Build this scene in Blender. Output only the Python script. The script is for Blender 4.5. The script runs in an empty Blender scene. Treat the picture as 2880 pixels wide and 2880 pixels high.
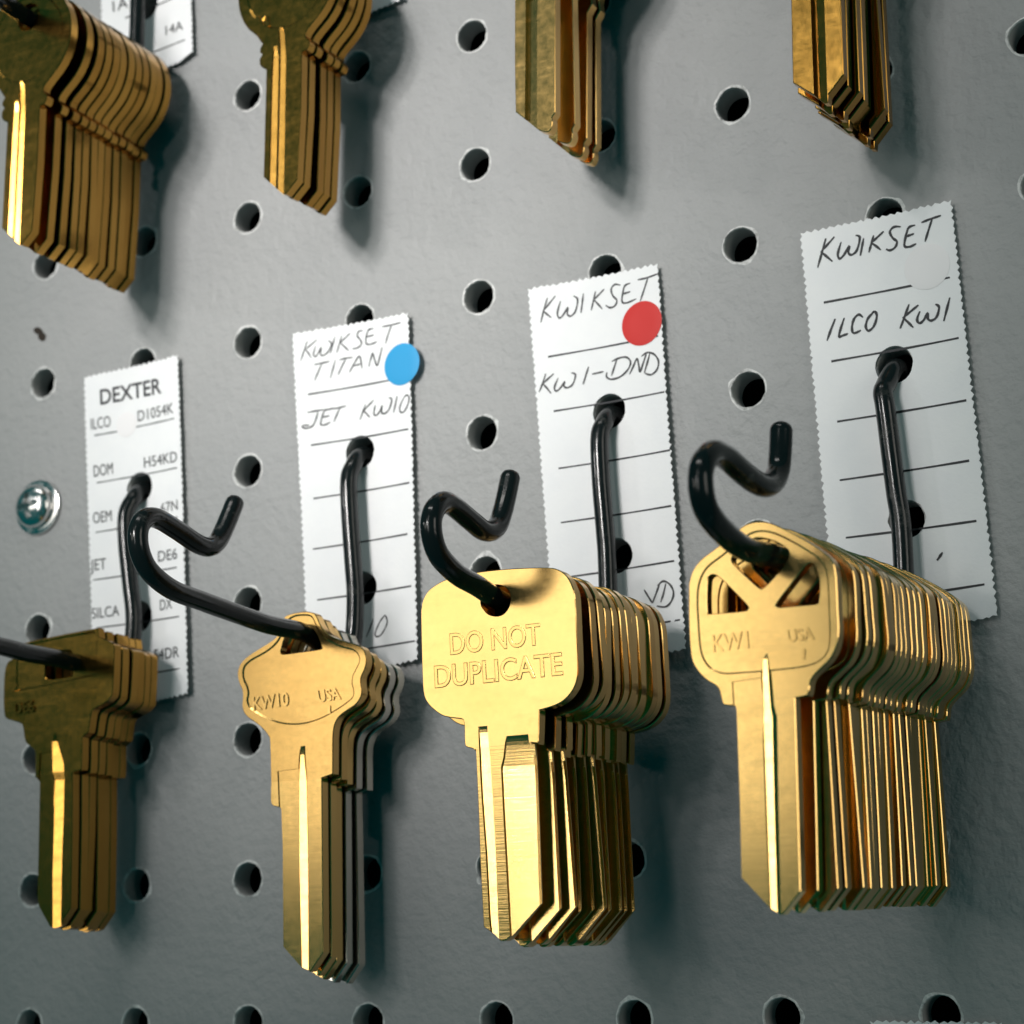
import bpy, bmesh, math, random
from mathutils import Vector, Matrix
random.seed(11)
S = bpy.context.scene
COL = S.collection
MM = 0.001

# ------------------------------------------------------------------ camera
# board frame (mm): x right, y up, z out of the board; world = (x, -z, y)
F_PX, HALF, FULL = 5736.65, 1440.0, 2880.0
CX = Vector((0.8796537, -0.0276088, -0.4748127))     # image right
CY = Vector((-0.1243667, -0.9769318, -0.1736004))    # image down
CZ = Vector((-0.4590668, 0.2117592, -0.8627953))     # view direction
CAM = Vector((271.281, -166.997, 308.437))

def W(x, y, z):
    return Vector((x * MM, -z * MM, y * MM))

def WD(v):
    return Vector((v[0], -v[2], v[1]))

cam_d = bpy.data.cameras.new('camera')
cam = bpy.data.objects.new('camera', cam_d)
COL.objects.link(cam)
cam_d.sensor_width = 36.0
cam_d.sensor_fit = 'HORIZONTAL'
cam_d.lens = 36.0 * F_PX / FULL
cam_d.clip_start = 0.005
cam_d.clip_end = 20
r, u, b = WD(CX), WD(-CY), WD(-CZ)
m3 = Matrix((r, u, b)).transposed()
cam.matrix_world = Matrix.Translation(W(*CAM)) @ m3.to_4x4()
cam_d.dof.use_dof = True
cam_d.dof.focus_distance = 0.312
cam_d.dof.aperture_fstop = 32
S.camera = cam

# ------------------------------------------------------------------ world and lamps
wd = bpy.data.worlds.new('World')
S.world = wd
wd.use_nodes = True
bg = wd.node_tree.nodes['Background']
bg.inputs['Color'].default_value = (0.002, 0.085, 0.088, 1)
bg.inputs['Strength'].default_value = 0.85

def aim(o, target):
    d = W(*target) - o.location
    o.rotation_euler = d.to_track_quat('-Z', 'Y').to_euler()

def area(name, pos, target, sx, sy, power, col):
    l = bpy.data.lights.new(name, 'AREA')
    l.shape = 'RECTANGLE'
    l.size, l.size_y = sx, sy
    l.energy = power
    l.color = col
    o = bpy.data.objects.new(name, l)
    COL.objects.link(o)
    o.location = W(*pos)
    aim(o, target)
    return o

def spot(name, pos, target, power, radius, angle, blend, col):
    l = bpy.data.lights.new(name, 'SPOT')
    l.energy = power
    l.shadow_soft_size = radius
    l.spot_size = math.radians(angle)
    l.spot_blend = blend
    l.color = col
    o = bpy.data.objects.new(name, l)
    COL.objects.link(o)
    o.location = W(*pos)
    aim(o, target)
    return o

# six narrow spots added up and to the left: vignette-like pool, soft layered shadows
for dx_, dy_ in ((-0.06, 0.16), (-0.14, 0.21), (-0.21, 0.30), (-0.11, 0.31), (-0.02, 0.24), (-0.16, 0.38)):
    spot('pool_spot', (72 + 2000 * dx_, -28 + 2000 * dy_, 2000), (72, -28, 0), 37.0, 0.070, 7.4, 1.0, (1.0, 0.965, 0.94))
# a weaker one from far left along the aisle: the faint second shadows
spot('side_spot', (-1560, 560, 1440), (78, -24, 0), 36.0, 0.11, 5.2, 1.0, (1.0, 0.965, 0.95))
# panel added out in front on the left for the brass faces to mirror
area('mirror_panel', (-385, 40, 1000), (110, -80, 20), 0.42, 0.27, 0.72, (1.0, 0.95, 0.86))
# two strips added straight out from the board to brighten the milled grooves
area('groove_strip', (125, -95, 1150), (125, -95, 0), 0.09, 0.28, 0.60, (1.0, 0.97, 0.93))
area('groove_strip', (125, 560, 1100), (125, -20, 0), 0.09, 0.28, 0.36, (1.0, 0.97, 0.93))
# narrow ceiling fitting overhead: glints along the tops of the bows and on the screw
area('ceiling_light', (60, 1150, 640), (90, -60, 20), 0.75, 0.14, 2.6, (1.0, 0.97, 0.93))
# panel added at the right to brighten the chamfered edges of the stacks
area('edge_panel', (1110, 60, 420), (140, -80, 30), 0.34, 0.62, 1.7, (1.0, 0.93, 0.84))

S.view_settings.view_transform = 'Standard'
S.view_settings.look = 'None'
S.view_settings.exposure = 0.0
S.view_settings.gamma = 1.0
S.view_settings.use_curve_mapping = False
S.render.engine = 'CYCLES'
S.cycles.use_denoising = True
S.cycles.max_bounces = 8
S.cycles.glossy_bounces = 5
S.cycles.sample_clamp_indirect = 4.0
S.cycles.caustics_reflective = False

# ------------------------------------------------------------------ materials
def mat(name, base, rough=0.5, metal=0.0):
    m = bpy.data.materials.new(name)
    m.use_nodes = True
    n = m.node_tree.nodes
    p = n['Principled BSDF']
    p.inputs['Base Color'].default_value = (*base, 1)
    p.inputs['Roughness'].default_value = rough
    p.inputs['Metallic'].default_value = metal
    return m, m.node_tree, p

def N(nt, t, **kw):
    n = nt.nodes.new(t)
    for k, v in kw.items():
        setattr(n, k, v)
    return n

def noise(nt, coord, scale, detail=3.0, rough=0.55, vec_scale=None):
    if vec_scale is not None:
        mp = N(nt, 'ShaderNodeMapping')
        mp.inputs['Scale'].default_value = vec_scale
        nt.links.new(coord, mp.inputs['Vector'])
        coord = mp.outputs['Vector']
    n = N(nt, 'ShaderNodeTexNoise')
    n.inputs['Scale'].default_value = scale
    n.inputs['Detail'].default_value = detail
    n.inputs['Roughness'].default_value = rough
    nt.links.new(coord, n.inputs['Vector'])
    return n.outputs['Fac']

def ramp(nt, fac, stops):
    c = N(nt, 'ShaderNodeValToRGB')
    e = c.color_ramp.elements
    while len(e) < len(stops):
        e.new(0.5)
    for el, (pos, col) in zip(e, stops):
        el.position = pos
        el.color = (*col, 1) if len(col) == 3 else col
    nt.links.new(fac, c.inputs['Fac'])
    return c.outputs['Color']

def rng(nt, fac, a, b_, lo=0.0, hi=1.0):
    mr = N(nt, 'ShaderNodeMapRange')
    mr.inputs['From Min'].default_value = lo
    mr.inputs['From Max'].default_value = hi
    mr.inputs['To Min'].default_value = a
    mr.inputs['To Max'].default_value = b_
    nt.links.new(fac, mr.inputs['Value'])
    return mr.outputs['Result']

def bump(nt, p, height, strength, dist, prev=None):
    bn = N(nt, 'ShaderNodeBump')
    bn.inputs['Strength'].default_value = strength
    bn.inputs['Distance'].default_value = dist
    nt.links.new(height, bn.inputs['Height'])
    if prev is not None:
        nt.links.new(prev, bn.inputs['Normal'])
    nt.links.new(bn.outputs['Normal'], p.inputs['Normal'])
    return bn.outputs['Normal']

def obj_coord(nt):
    return N(nt, 'ShaderNodeTexCoord').outputs['Object']

def brass_material(name, light, dark, rlo=0.2, rhi=0.36, milled=False):
    m, nt, p = mat(name, light, 0.3, 1.0)
    oc = obj_coord(nt)
    inf = N(nt, 'ShaderNodeObjectInfo')
    add = N(nt, 'ShaderNodeVectorMath', operation='ADD')
    comb = N(nt, 'ShaderNodeCombineXYZ')
    for i in range(3):
        nt.links.new(inf.outputs['Random'], comb.inputs[i])
    nt.links.new(oc, add.inputs[0])
    nt.links.new(comb.outputs[0], add.inputs[1])
    v = add.outputs[0]
    big = noise(nt, v, 130, 4, 0.6)
    c1 = ramp(nt, big, [(0.30, dark), (0.70, light)])
    mix = N(nt, 'ShaderNodeMixRGB', blend_type='MULTIPLY')
    mix.inputs['Fac'].default_value = 1.0
    nt.links.new(c1, mix.inputs['Color1'])
    nt.links.new(ramp(nt, inf.outputs['Random'], [(0.0, (0.80, 0.74, 0.66)), (0.5, (1, 1, 1)), (1.0, (0.92, 0.90, 0.84))]), mix.inputs['Color2'])
    nt.links.new(mix.outputs['Color'], p.inputs['Base Color'])
    fine = noise(nt, v, 900, 3, 0.6)
    hand = noise(nt, v, 1.0, 4, 0.6, (150, 150, 700))
    ad = N(nt, 'ShaderNodeMath', operation='ADD')
    nt.links.new(rng(nt, fine, rlo, rhi, 0.2, 0.8), ad.inputs[0])
    nt.links.new(rng(nt, hand, 0.0, 0.035, 0.5, 0.72), ad.inputs[1])
    nt.links.new(ad.outputs[0], p.inputs['Roughness'])
    scr = noise(nt, v, 1.0, 4, 0.6, (260, 260, 2600) if not milled else (90, 90, 3800))
    pr = bump(nt, p, scr, 0.012 if not milled else 0.10, 0.0002)
    wav = noise(nt, v, 95, 2, 0.5)
    bump(nt, p, wav, 0.005, 0.0012, pr)
    return m

BRASS = brass_material('brass', (0.84, 0.55, 0.205), (0.81, 0.52, 0.185), 0.14, 0.20)
BRASS_MILLED = brass_material('milled_brass', (0.84, 0.55, 0.205), (0.81, 0.52, 0.18), 0.14, 0.20, True)
BRASS_SHADED = brass_material('shaded_brass', (0.46, 0.255, 0.055), (0.41, 0.22, 0.045), 0.14, 0.20)  # same brass, with its darker reflections put into the colour
NICKEL = brass_material('nickel_silver', (0.70, 0.66, 0.60), (0.62, 0.58, 0.52), 0.16, 0.26)

PAINT, nt, p = mat('grey_board_paint', (0.34, 0.345, 0.345), 0.5)
p.inputs['Specular IOR Level'].default_value = 0.3
oc = obj_coord(nt)
nt.links.new(ramp(nt, noise(nt, oc, 9, 4), [(0.3, (0.315, 0.32, 0.322)), (0.7, (0.365, 0.366, 0.362))]), p.inputs['Base Color'])
nt.links.new(rng(nt, noise(nt, oc, 160, 3), 0.46, 0.6, 0.3, 0.7), p.inputs['Roughness'])
pn = bump(nt, p, noise(nt, oc, 480, 4, 0.55), 0.6, 0.0009)
bump(nt, p, noise(nt, oc, 60, 2), 0.04, 0.004, pn)

BURR, nt, p = mat('chipped_paint_rim', (0.50, 0.50, 0.48), 0.6)
oc = obj_coord(nt)
nt.links.new(ramp(nt, noise(nt, oc, 420, 4, 0.7), [(0.34, (0.30, 0.30, 0.29)), (0.48, (0.58, 0.58, 0.57)), (0.66, (0.78, 0.77, 0.75))]), p.inputs['Base Color'])
bump(nt, p, noise(nt, oc, 900, 3), 0.7, 0.0006)
BORE, nt, p = mat('hole_wall_paint', (0.34, 0.345, 0.34), 0.5)
BACK, nt, p = mat('hole_shade_black', (0.010, 0.012, 0.012), 0.9)  # near-black colour put on the wall so the holes look dark
CHIP, nt, p = mat('shaded_fibre', (0.03, 0.022, 0.016), 0.95)

PAPER, nt, p = mat('white_paper', (0.80, 0.80, 0.81), 0.75)
oc = obj_coord(nt)
nt.links.new(ramp(nt, noise(nt, oc, 150, 5, 0.65), [(0.25, (0.83, 0.835, 0.85)), (0.75, (0.885, 0.885, 0.885))]), p.inputs['Base Color'])
bump(nt, p, noise(nt, oc, 1500, 3), 0.12, 0.0003)
INK, nt, p = mat('printed_ink', (0.018, 0.020, 0.024), 0.6)
PENCIL, nt, p = mat('pencil_graphite', (0.035, 0.036, 0.038), 0.55)
oc = obj_coord(nt)
nt.links.new(ramp(nt, noise(nt, oc, 2500, 3, 0.7), [(0.3, (0.02, 0.02, 0.022)), (0.75, (0.09, 0.09, 0.095))]), p.inputs['Base Color'])
BLUE, nt, p = mat('blue_sticker', (0.014, 0.32, 0.64), 0.6)
RED, nt, p = mat('red_sticker', (0.60, 0.016, 0.012), 0.6)
WHITE, nt, p = mat('white_sticker', (0.86, 0.84, 0.845), 0.75)

WIRE, nt, p = mat('black_coated_wire', (0.010, 0.0125, 0.013), 0.28)
p.inputs['Specular IOR Level'].default_value = 0.4
oc = obj_coord(nt)
w = noise(nt, oc, 210, 4, 0.65)
nt.links.new(ramp(nt, w, [(0.62, (0.008, 0.0105, 0.011)), (0.76, (0.06, 0.06, 0.055))]), p.inputs['Base Color'])
nt.links.new(rng(nt, w, 0.10, 0.30, 0.35, 0.75), p.inputs['Roughness'])
bump(nt, p, noise(nt, oc, 520, 3), 0.08, 0.0004)
ZINC, nt, p = mat('zinc_plated_steel', (0.80, 0.79, 0.78), 0.16, 1.0)
oc = obj_coord(nt)
nt.links.new(rng(nt, noise(nt, oc, 700, 3), 0.1, 0.3, 0.3, 0.7), p.inputs['Roughness'])

# ------------------------------------------------------------------ helpers
def new_obj(name, bm, m, parent=None, smooth=None, loc=None, flat_faces=False):
    """bm is in board mm; links it as one mesh object"""
    for v in bm.verts:
        v.co = W(*v.co)
    me = bpy.data.meshes.new(name)
    bm.normal_update()
    bm.to_mesh(me)
    bm.free()
    for x in (m if isinstance(m, (list, tuple)) else [m]):
        me.materials.append(x)
    if smooth is not None:
        # in world axes the faces that look out of the board have a large y normal: those stay flat
        me.set_sharp_from_angle(angle=math.radians(smooth))
        me.polygons.foreach_set('use_smooth', [not (flat_faces and abs(p_.normal.y) > 0.25) for p_ in me.polygons])
    o = bpy.data.objects.new(name, me)
    COL.objects.link(o)
    if parent is not None:
        o.parent = parent
    if loc is not None:
        o.location = W(*loc)
    return o

def tag(o, label, cat, group=None, kind=None):
    o['label'] = label
    if cat:
        o['category'] = cat
    if group:
        o['group'] = group
    if kind:
        o['kind'] = kind
    return o

def empty(name, loc):
    o = bpy.data.objects.new(name, None)
    o.empty_display_size = 0.003
    COL.objects.link(o)
    o.location = W(*loc)
    return o

def ray(u_, v_):
    return CX * ((u_ - HALF) / F_PX) + CY * ((v_ - HALF) / F_PX) + CZ

def onz(u_, v_, z):
    d = ray(u_, v_)
    q = CAM + d * ((z - CAM.z) / d.z)
    return (q.x, q.y)

def onx(u_, v_, x):
    d = ray(u_, v_)
    q = CAM + d * ((x - CAM.x) / d.x)
    return (q.y, q.z)

class Crop:
    """measurements taken on an enlarged piece of the photograph -> full picture coordinates -> real plane (mm)"""
    def __init__(s, x0, y0, k):
        s.x0, s.y0, s.k = x0, y0, k
    def z(s, pts, z, org=(0, 0)):
        out = []
        for q in pts:
            x, y = onz(s.x0 + q[0] / s.k, s.y0 + q[1] / s.k, z)
            out.append((x - org[0], y - org[1]) + tuple(q[2:]))
        return out
    def x(s, pts, x):
        return [onx(s.x0 + q[0] / s.k, s.y0 + q[1] / s.k, x) for q in pts]

def catmull(p0, p1, p2, p3, t):
    return tuple(0.5 * ((2 * b_) + (-a + c) * t + (2 * a - 5 * b_ + 4 * c - d) * t * t + (-a + 3 * b_ - 3 * c + d) * t ** 3)
                 for a, b_, c, d in zip(p0, p1, p2, p3))

def smooth_closed(pts, n=4):
    """closed outline; a point with a third element 1 is a sharp corner, the rest is a smooth curve"""
    L = len(pts)
    out = []
    for i in range(L):
        p0, p1, p2, p3 = (pts[(i + k) % L] for k in (-1, 0, 1, 2))
        c1, c2 = len(p1) > 2 and p1[2], len(p2) > 2 and p2[2]
        a, b_ = p1[:2], p2[:2]
        out.append(a)
        if c1 and c2:
            continue
        pa = a if c1 else p0[:2]
        pb = b_ if c2 else p3[:2]
        for k in range(1, n):
            out.append(catmull(pa, a, b_, pb, k / n))
    return out

def smooth_open(pts, n=5):
    out = []
    L = len(pts)
    for i in range(L - 1):
        p0, p1, p2, p3 = pts[max(i - 1, 0)], pts[i], pts[i + 1], pts[min(i + 2, L - 1)]
        for k in range(n):
            out.append(catmull(p0, p1, p2, p3, k / n))
    out.append(tuple(pts[-1]))
    return out

def signed_area(p):
    return 0.5 * sum(p[i][0] * p[(i + 1) % len(p)][1] - p[(i + 1) % len(p)][0] * p[i][1] for i in range(len(p)))

def ccw(p):
    return p if signed_area(p) > 0 else p[::-1]

def offset(poly, d):
    """moves a counter-clockwise outline inwards by d (outwards if d < 0)"""
    n = len(poly)
    out = []
    for i in range(n):
        a, b_, c = Vector(poly[i - 1]), Vector(poly[i]), Vector(poly[(i + 1) % n])
        e1, e2 = b_ - a, c - b_
        if e1.length < 1e-9: e1 = e2
        if e2.length < 1e-9: e2 = e1
        n1 = Vector((-e1.y, e1.x)).normalized()
        n2 = Vector((-e2.y, e2.x)).normalized()
        h = n1 + n2
        if h.length < 1e-4:
            h = n1
        h.normalize()
        k = max(0.6, h.dot(n1))
        out.append(tuple(b_ + h * (d / k)))
    return out

def ring(bm, pts, z):
    return [bm.verts.new((p_[0], p_[1], z)) for p_ in pts]

def bridge(bm, a, b_, mi=0):
    n = len(a)
    for i in range(n):
        j = (i + 1) % n
        f = bm.faces.new((a[i], a[j], b_[j], b_[i]))
        f.material_index = mi

def fill(bm, loops, nz):
    es = []
    for l in loops:
        for i in range(len(l)):
            e = bm.edges.get((l[i], l[(i + 1) % len(l)])) or bm.edges.new((l[i], l[(i + 1) % len(l)]))
            es.append(e)
    res = bmesh.ops.triangle_fill(bm, use_beauty=True, use_dissolve=False, edges=es, normal=(0, 0, nz))
    return [g for g in res['geom'] if isinstance(g, bmesh.types.BMFace)]

# ------------------------------------------------------------------ the setting: pegboard and what is behind it
PITCH, RH = 25.4, 2.95

def build_board():
    bm = bmesh.new()
    n = 8
    T = 4 * n
    rnd = random.Random(5)
    h = PITCH / 2
    def perimeter(cx, cy):
        out = []
        for k in range(T):
            s, t = divmod(k, n)
            f = -h + PITCH * t / n
            out.append([(f, -h), (h, f), (-f, h), (-h, -f)][s])
        return [(cx + a, cy + b_) for a, b_ in out]
    for c in range(-3, 13):
        for r_ in range(-6, 12):
            cx, cy = c * PITCH, -r_ * PITCH
            P = perimeter(cx, cy)
            ang = [math.atan2(q[1] - cy, q[0] - cx) for q in P]
            chip = [0.50 + 0.85 * max(0, rnd.gauss(-0.05, 0.55)) for _ in range(T)]
            chip = [(chip[i - 1] + 2 * chip[i] + chip[(i + 1) % T]) / 4 for i in range(T)]
            jit = [rnd.uniform(-0.05, 0.05) for _ in range(T)]
            lift = [rnd.uniform(0.0, 0.26) for _ in range(T)]
            def circ(rad, z):
                return [bm.verts.new((cx + rad[i] * math.cos(ang[i]), cy + rad[i] * math.sin(ang[i]), z[i])) for i in range(T)]
            v0 = ring(bm, P, 0)
            v1 = circ([RH + chip[i] + 0.55 for i in range(T)], [0.0] * T)
            v2 = circ([RH + chip[i] * 0.75 for i in range(T)], [lift[i] * 0.5 + 0.02 for i in range(T)])
            v3 = circ([RH + 0.14 + jit[i] for i in range(T)], [lift[i] + 0.02 for i in range(T)])
            v4 = circ([RH + jit[i] for i in range(T)], [-0.22] * T)
            v5 = circ([RH] * T, [-4.6] * T)
            bridge(bm, v0, v1, 0)
            bridge(bm, v1, v2, 0)
            bridge(bm, v2, v3, 1)
            bridge(bm, v3, v4, 1)
            bridge(bm, v4, v5, 2)
    bmesh.ops.remove_doubles(bm, verts=bm.verts[:], dist=0.002)
    bmesh.ops.recalc_face_normals(bm, faces=bm.faces[:])
    if sum(f.normal.z for f in bm.faces) < 0:
        bmesh.ops.reverse_faces(bm, faces=bm.faces[:])
    o = new_obj('pegboard', bm, [PAINT, BURR, BORE], smooth=50)
    return tag(o, 'grey painted pegboard with rows of round holes', 'pegboard', kind='structure')

board = build_board()
bm = bmesh.new()
bmesh.ops.create_cube(bm, size=1, matrix=Matrix.Translation((115, -75, -32)) @ Matrix.Diagonal((600, 600, 10, 1)))
tag(new_obj('backing_wall', bm, BACK), 'wall behind the pegboard holes, near-black for their shade', 'wall', kind='structure')

# small ragged nail hole as a flat fibre patch, hole shade in its colour
C3 = Crop(0, 900, 1.757)
bm = bmesh.new()
rag = C3.z([(165, 45, 1), (185, 35), (205, 45, 1), (215, 62), (228, 75, 1), (222, 100), (205, 105, 1), (190, 92), (188, 72, 1), (170, 62)], 0.05)
rag = ccw(smooth_closed(rag, 3))
a = ring(bm, rag, 0.06)
b_ = ring(bm, offset(rag, 0.15), 0.05)
bridge(bm, a, b_)
fill(bm, [b_], 1)
bmesh.ops.recalc_face_normals(bm, faces=bm.faces[:])
tag(new_obj('nail_hole', bm, CHIP), 'small ragged dark nail hole in the grey board above the screw', 'nail hole', kind='structure')

# ------------------------------------------------------------------ paper tags
class Tag:
    def __init__(s, name, corners, holes, curl=(0.0, 0.0), clip=None, seed=1):
        """corners: upper left, upper right, lower right, lower left (mm)"""
        s.c = [Vector(q) for q in corners]
        s.curl = curl
        rnd = random.Random(seed)
        s.ph = rnd.uniform(0, 6)
        out = []
        for i in range(4):
            a, b2 = s.c[i], s.c[(i + 1) % 4]
            d = (b2 - a)
            L = d.length
            d.normalize()
            nrm = Vector((d.y, -d.x))
            k = int(L / 0.62)
            k -= k % 2
            for j in range(k):
                t = (j + (rnd.uniform(-0.22, 0.22) if j else 0)) / k
                amp = (0.23 if j % 2 else -0.17) * rnd.uniform(0.5, 1.35)
                if j == 0:
                    amp = 0
                out.append(tuple(a + d * (L * t) + nrm * amp))
        if clip is not None:
            q, nn = Vector(clip[0]), Vector(clip[1])
            out = [tuple(Vector(o_) - nn * max(0.0, (Vector(o_) - q).dot(nn))) for o_ in out]
        s.outline = ccw(out)
        bm = bmesh.new()
        loops = [ring(bm, s.outline, 0)]
        for (hx, hy, hr) in holes:
            m_ = 26
            loops.append(ring(bm, [(hx + hr * (1 + rnd.uniform(-0.03, 0.03)) * math.cos(2 * math.pi * k / m_), hy + hr * math.sin(2 * math.pi * k / m_)) for k in range(m_)], 0))
        fill(bm, loops, 1)
        x0 = min(q[0] for q in s.outline); x1 = max(q[0] for q in s.outline)
        y0 = min(q[1] for q in s.outline); y1 = max(q[1] for q in s.outline)
        for k in range(1, 12):
            g = bm.verts[:] + bm.edges[:] + bm.faces[:]
            bmesh.ops.bisect_plane(bm, geom=g, plane_co=(x0 + (x1 - x0) * k / 12, 0, 0), plane_no=(1, 0, 0))
        for k in range(1, 18):
            g = bm.verts[:] + bm.edges[:] + bm.faces[:]
            bmesh.ops.bisect_plane(bm, geom=g, plane_co=(0, y0 + (y1 - y0) * k / 18, 0), plane_no=(0, 1, 0))
        for v in bm.verts:
            v.co.z = s.h(v.co.x, v.co.y)
        bmesh.ops.recalc_face_normals(bm, faces=bm.faces[:])
        if sum(f.normal.z for f in bm.faces) < 0:
            bmesh.ops.reverse_faces(bm, faces=bm.faces[:])
        res = bmesh.ops.extrude_face_region(bm, geom=bm.faces[:])
        for v in [g for g in res['geom'] if isinstance(g, bmesh.types.BMVert)]:
            v.co.z += 0.16
        bmesh.ops.recalc_face_normals(bm, faces=bm.faces[:])
        s.o = new_obj(name, bm, PAPER, smooth=40)
        s.layer = 0
    def uv(s, x, y):
        a, b2, d = s.c[0], s.c[1], s.c[3]
        ex, ey = (b2 - a), (d - a)
        q = Vector((x, y)) - a
        return q.dot(ex) / ex.length_squared, q.dot(ey) / ey.length_squared
    def h(s, x, y):
        u_, v_ = s.uv(x, y)
        u_ = min(max(u_, -0.05), 1.05); v_ = min(max(v_, -0.05), 1.05)
        z = 0.30 + s.curl[0] * max(0, u_ - 0.45) ** 2 * 3.3 + s.curl[1] * max(0, 0.5 - u_) ** 2 * 4
        z += 0.12 * (1 + math.sin(5.0 * v_ + s.ph + 1.5 * u_)) + 0.35 * max(0, v_ - 0.7) ** 2 * 6
        return z
    def top(s, x, y, k=0.0):
        return s.h(x, y) + 0.16 + 0.035 + k
    def ribbons(s, name, strokes, width, m, n=4, taper=0.55):
        bm = bmesh.new()
        for st in strokes:
            s.layer += 1
            k = 0.0012 * (s.layer % 40)
            q = [Vector(p_) for p_ in (smooth_open(st, n) if len(st) > 2 else [tuple(Vector(st[0]).lerp(Vector(st[1]), i / 8)) for i in range(9)])]
            prev = None
            L = len(q)
            for i, c in enumerate(q):
                t = q[min(i + 1, L - 1)] - q[max(i - 1, 0)]
                if t.length < 1e-6:
                    continue
                t.normalize()
                nn = Vector((-t.y, t.x))
                e = min(i, L - 1 - i)
                w_ = width * 0.5 * (taper + (1 - taper) * min(1, e / 2.5)) * (1 + 0.15 * math.sin(i * 1.3 + s.layer))
                pr = [bm.verts.new((*(c + nn * w_), s.top(*(c + nn * w_), k))), bm.verts.new((*(c - nn * w_), s.top(*(c - nn * w_), k)))]
                if prev:
                    bm.faces.new((prev[0], prev[1], pr[1], pr[0]))
                prev = pr
        bmesh.ops.recalc_face_normals(bm, faces=bm.faces[:])
        return new_obj(name, bm, m, s.o)
    def printed(s, name, items, m):
        bm = bmesh.new()
        for it in items:
            add_text(bm, it[0], it[1], it[2], it[3], lambda x, y: s.top(x, y, 0.05), bold=it[4] if len(it) > 4 else 0.0)
        return new_obj(name, bm, m, s.o)
    def dot(s, cx, cy, rad, m, label, k=0.06):
        bm = bmesh.new()
        n = 40
        def rr(q, dz):
            return [bm.verts.new((cx + q * math.cos(2 * math.pi * i / n), cy + q * math.sin(2 * math.pi * i / n),
                                  s.top(cx + q * math.cos(2 * math.pi * i / n), cy + q * math.sin(2 * math.pi * i / n), dz))) for i in range(n)]
        a = rr(rad, 0.0); b2 = rr(rad, k); c = rr(rad - 0.05, k + 0.012); d = rr(rad * 0.5, k + 0.012)
        bridge(bm, a, b2); bridge(bm, b2, c); bridge(bm, c, d)
        bm.faces.new(d)
        bmesh.ops.recalc_face_normals(bm, faces=bm.faces[:])
        o = new_obj('dot_sticker', bm, m, s.o, smooth=35)
        o['label'] = label
        return o

def text_polys(txt, bold=0.0, extrude=0.0, bevel=0.0):
    cu = bpy.data.curves.new('lettering', 'FONT')
    cu.body = txt
    cu.resolution_u = 4
    cu.offset = bold
    cu.extrude = extrude
    cu.bevel_depth = bevel
    cu.bevel_resolution = 1
    o = bpy.data.objects.new('lettering', cu)
    COL.objects.link(o)
    dg = bpy.context.evaluated_depsgraph_get()
    me = o.evaluated_get(dg).to_mesh()
    vs = [tuple(v.co) for v in me.vertices]
    fs = [tuple(p_.vertices) for p_ in me.polygons]
    o.evaluated_get(dg).to_mesh_clear()
    bpy.data.objects.remove(o)
    bpy.data.curves.remove(cu)
    return vs, fs

def add_text(bm, txt, p0, p1, top, zf, bold=0.0, extrude=0.0, bevel=0.0, depth=0.0):
    """p0 baseline start, p1 baseline end, top = upper left of the first letter"""
    vs, fs = text_polys(txt, bold, extrude, bevel)
    x0 = min(v[0] for v in vs); x1 = max(v[0] for v in vs)
    y0, y1 = 0.0, max(v[1] for v in vs)
    zm = max(abs(v[2]) for v in vs) or 1.0
    p0, p1, top = Vector(p0), Vector(p1), Vector(top)
    out = []
    for v in vs:
        q = p0 + (p1 - p0) * ((v[0] - x0) / (x1 - x0)) + (top - p0) * ((v[1] - y0) / (y1 - y0))
        out.append(bm.verts.new((q.x, q.y, zf(q.x, q.y) + depth * v[2] / zm)))
    for f in fs:
        try:
            bm.faces.new([out[i] for i in f])
        except ValueError:
            pass

C4 = Crop(720, 820, 1.637)
C5 = Crop(1150, 680, 1.7247)
C6 = Crop(1900, 500, 1.4857)
CK = Crop(650, 1700, 3.864)
C1 = Crop(0, 0, 1.7564)
FULLC = Crop(0, 0, 1932 / 2880.0)
PZ = 0.55
X_B, X_D, X_F, X_H = 25.4, 76.2, 127.0, 177.8
Y3, Y4 = -76.2, -101.6
TOP_DY = 127.0

def corners(pts):
    return FULLC.z(pts, PZ)

def holes(x, dy=0.0):
    return [(x, Y3 + dy, 3.15), (x + 0.3, Y4 + dy, 3.1), (x, Y3 + 25.4 + dy, 0.01)][:2]

# --- printed tag
t = Tag('paper_tag', corners([(160, 712), (340, 672), (362, 1310), (177, 1345)]), holes(X_B), (0.8, 0.1), seed=3)
tag(t.o, 'white printed paper tag with pinked edges, no coloured dot, beside the screw', 'paper tag', 'paper tags lying on the pegboard')
Z = lambda pts: C3.z(pts, PZ)
t.ribbons('ruled_lines', [Z(l) for l in (
    [(470, 572), (588, 550)], [(668, 530), (870, 490)], [(480, 805), (885, 733)], [(473, 1050), (888, 977)],
    [(460, 1285), (885, 1225)], [(478, 1522), (900, 1468)], [(490, 1783), (905, 1725)])], 0.26, INK, taper=1)
def word(txt, b0, b1, h_, bold=0.0):
    q = Z([b0, b1, (b0[0] - h_ * 0.04, b0[1] - h_)])
    return (txt, q[0], q[1], q[2], bold)
t.printed('printed_lettering', [
    word('DEXTER', (500, 420), (805, 362), 74, 0.015),
    word('ILCO', (454, 543), (550, 527), 54), word('D1054K', (684, 502), (868, 463), 52),
    word('DOM', (467, 776), (560, 760), 56), word('H54KD', (714, 731), (887, 703), 52),
    word('OEM', (462, 1006), (553, 992), 54), word('67N', (800, 957), (890, 940), 50),
    word('JET', (448, 1240), (525, 1230), 54), word('DE6', (787, 1196), (888, 1182), 52),
    word('SILCA', (456, 1477), (590, 1460), 52), word('DX', (798, 1437), (862, 1427), 52),
    word('54DR', (768, 1684), (902, 1668), 54)], INK)
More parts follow.
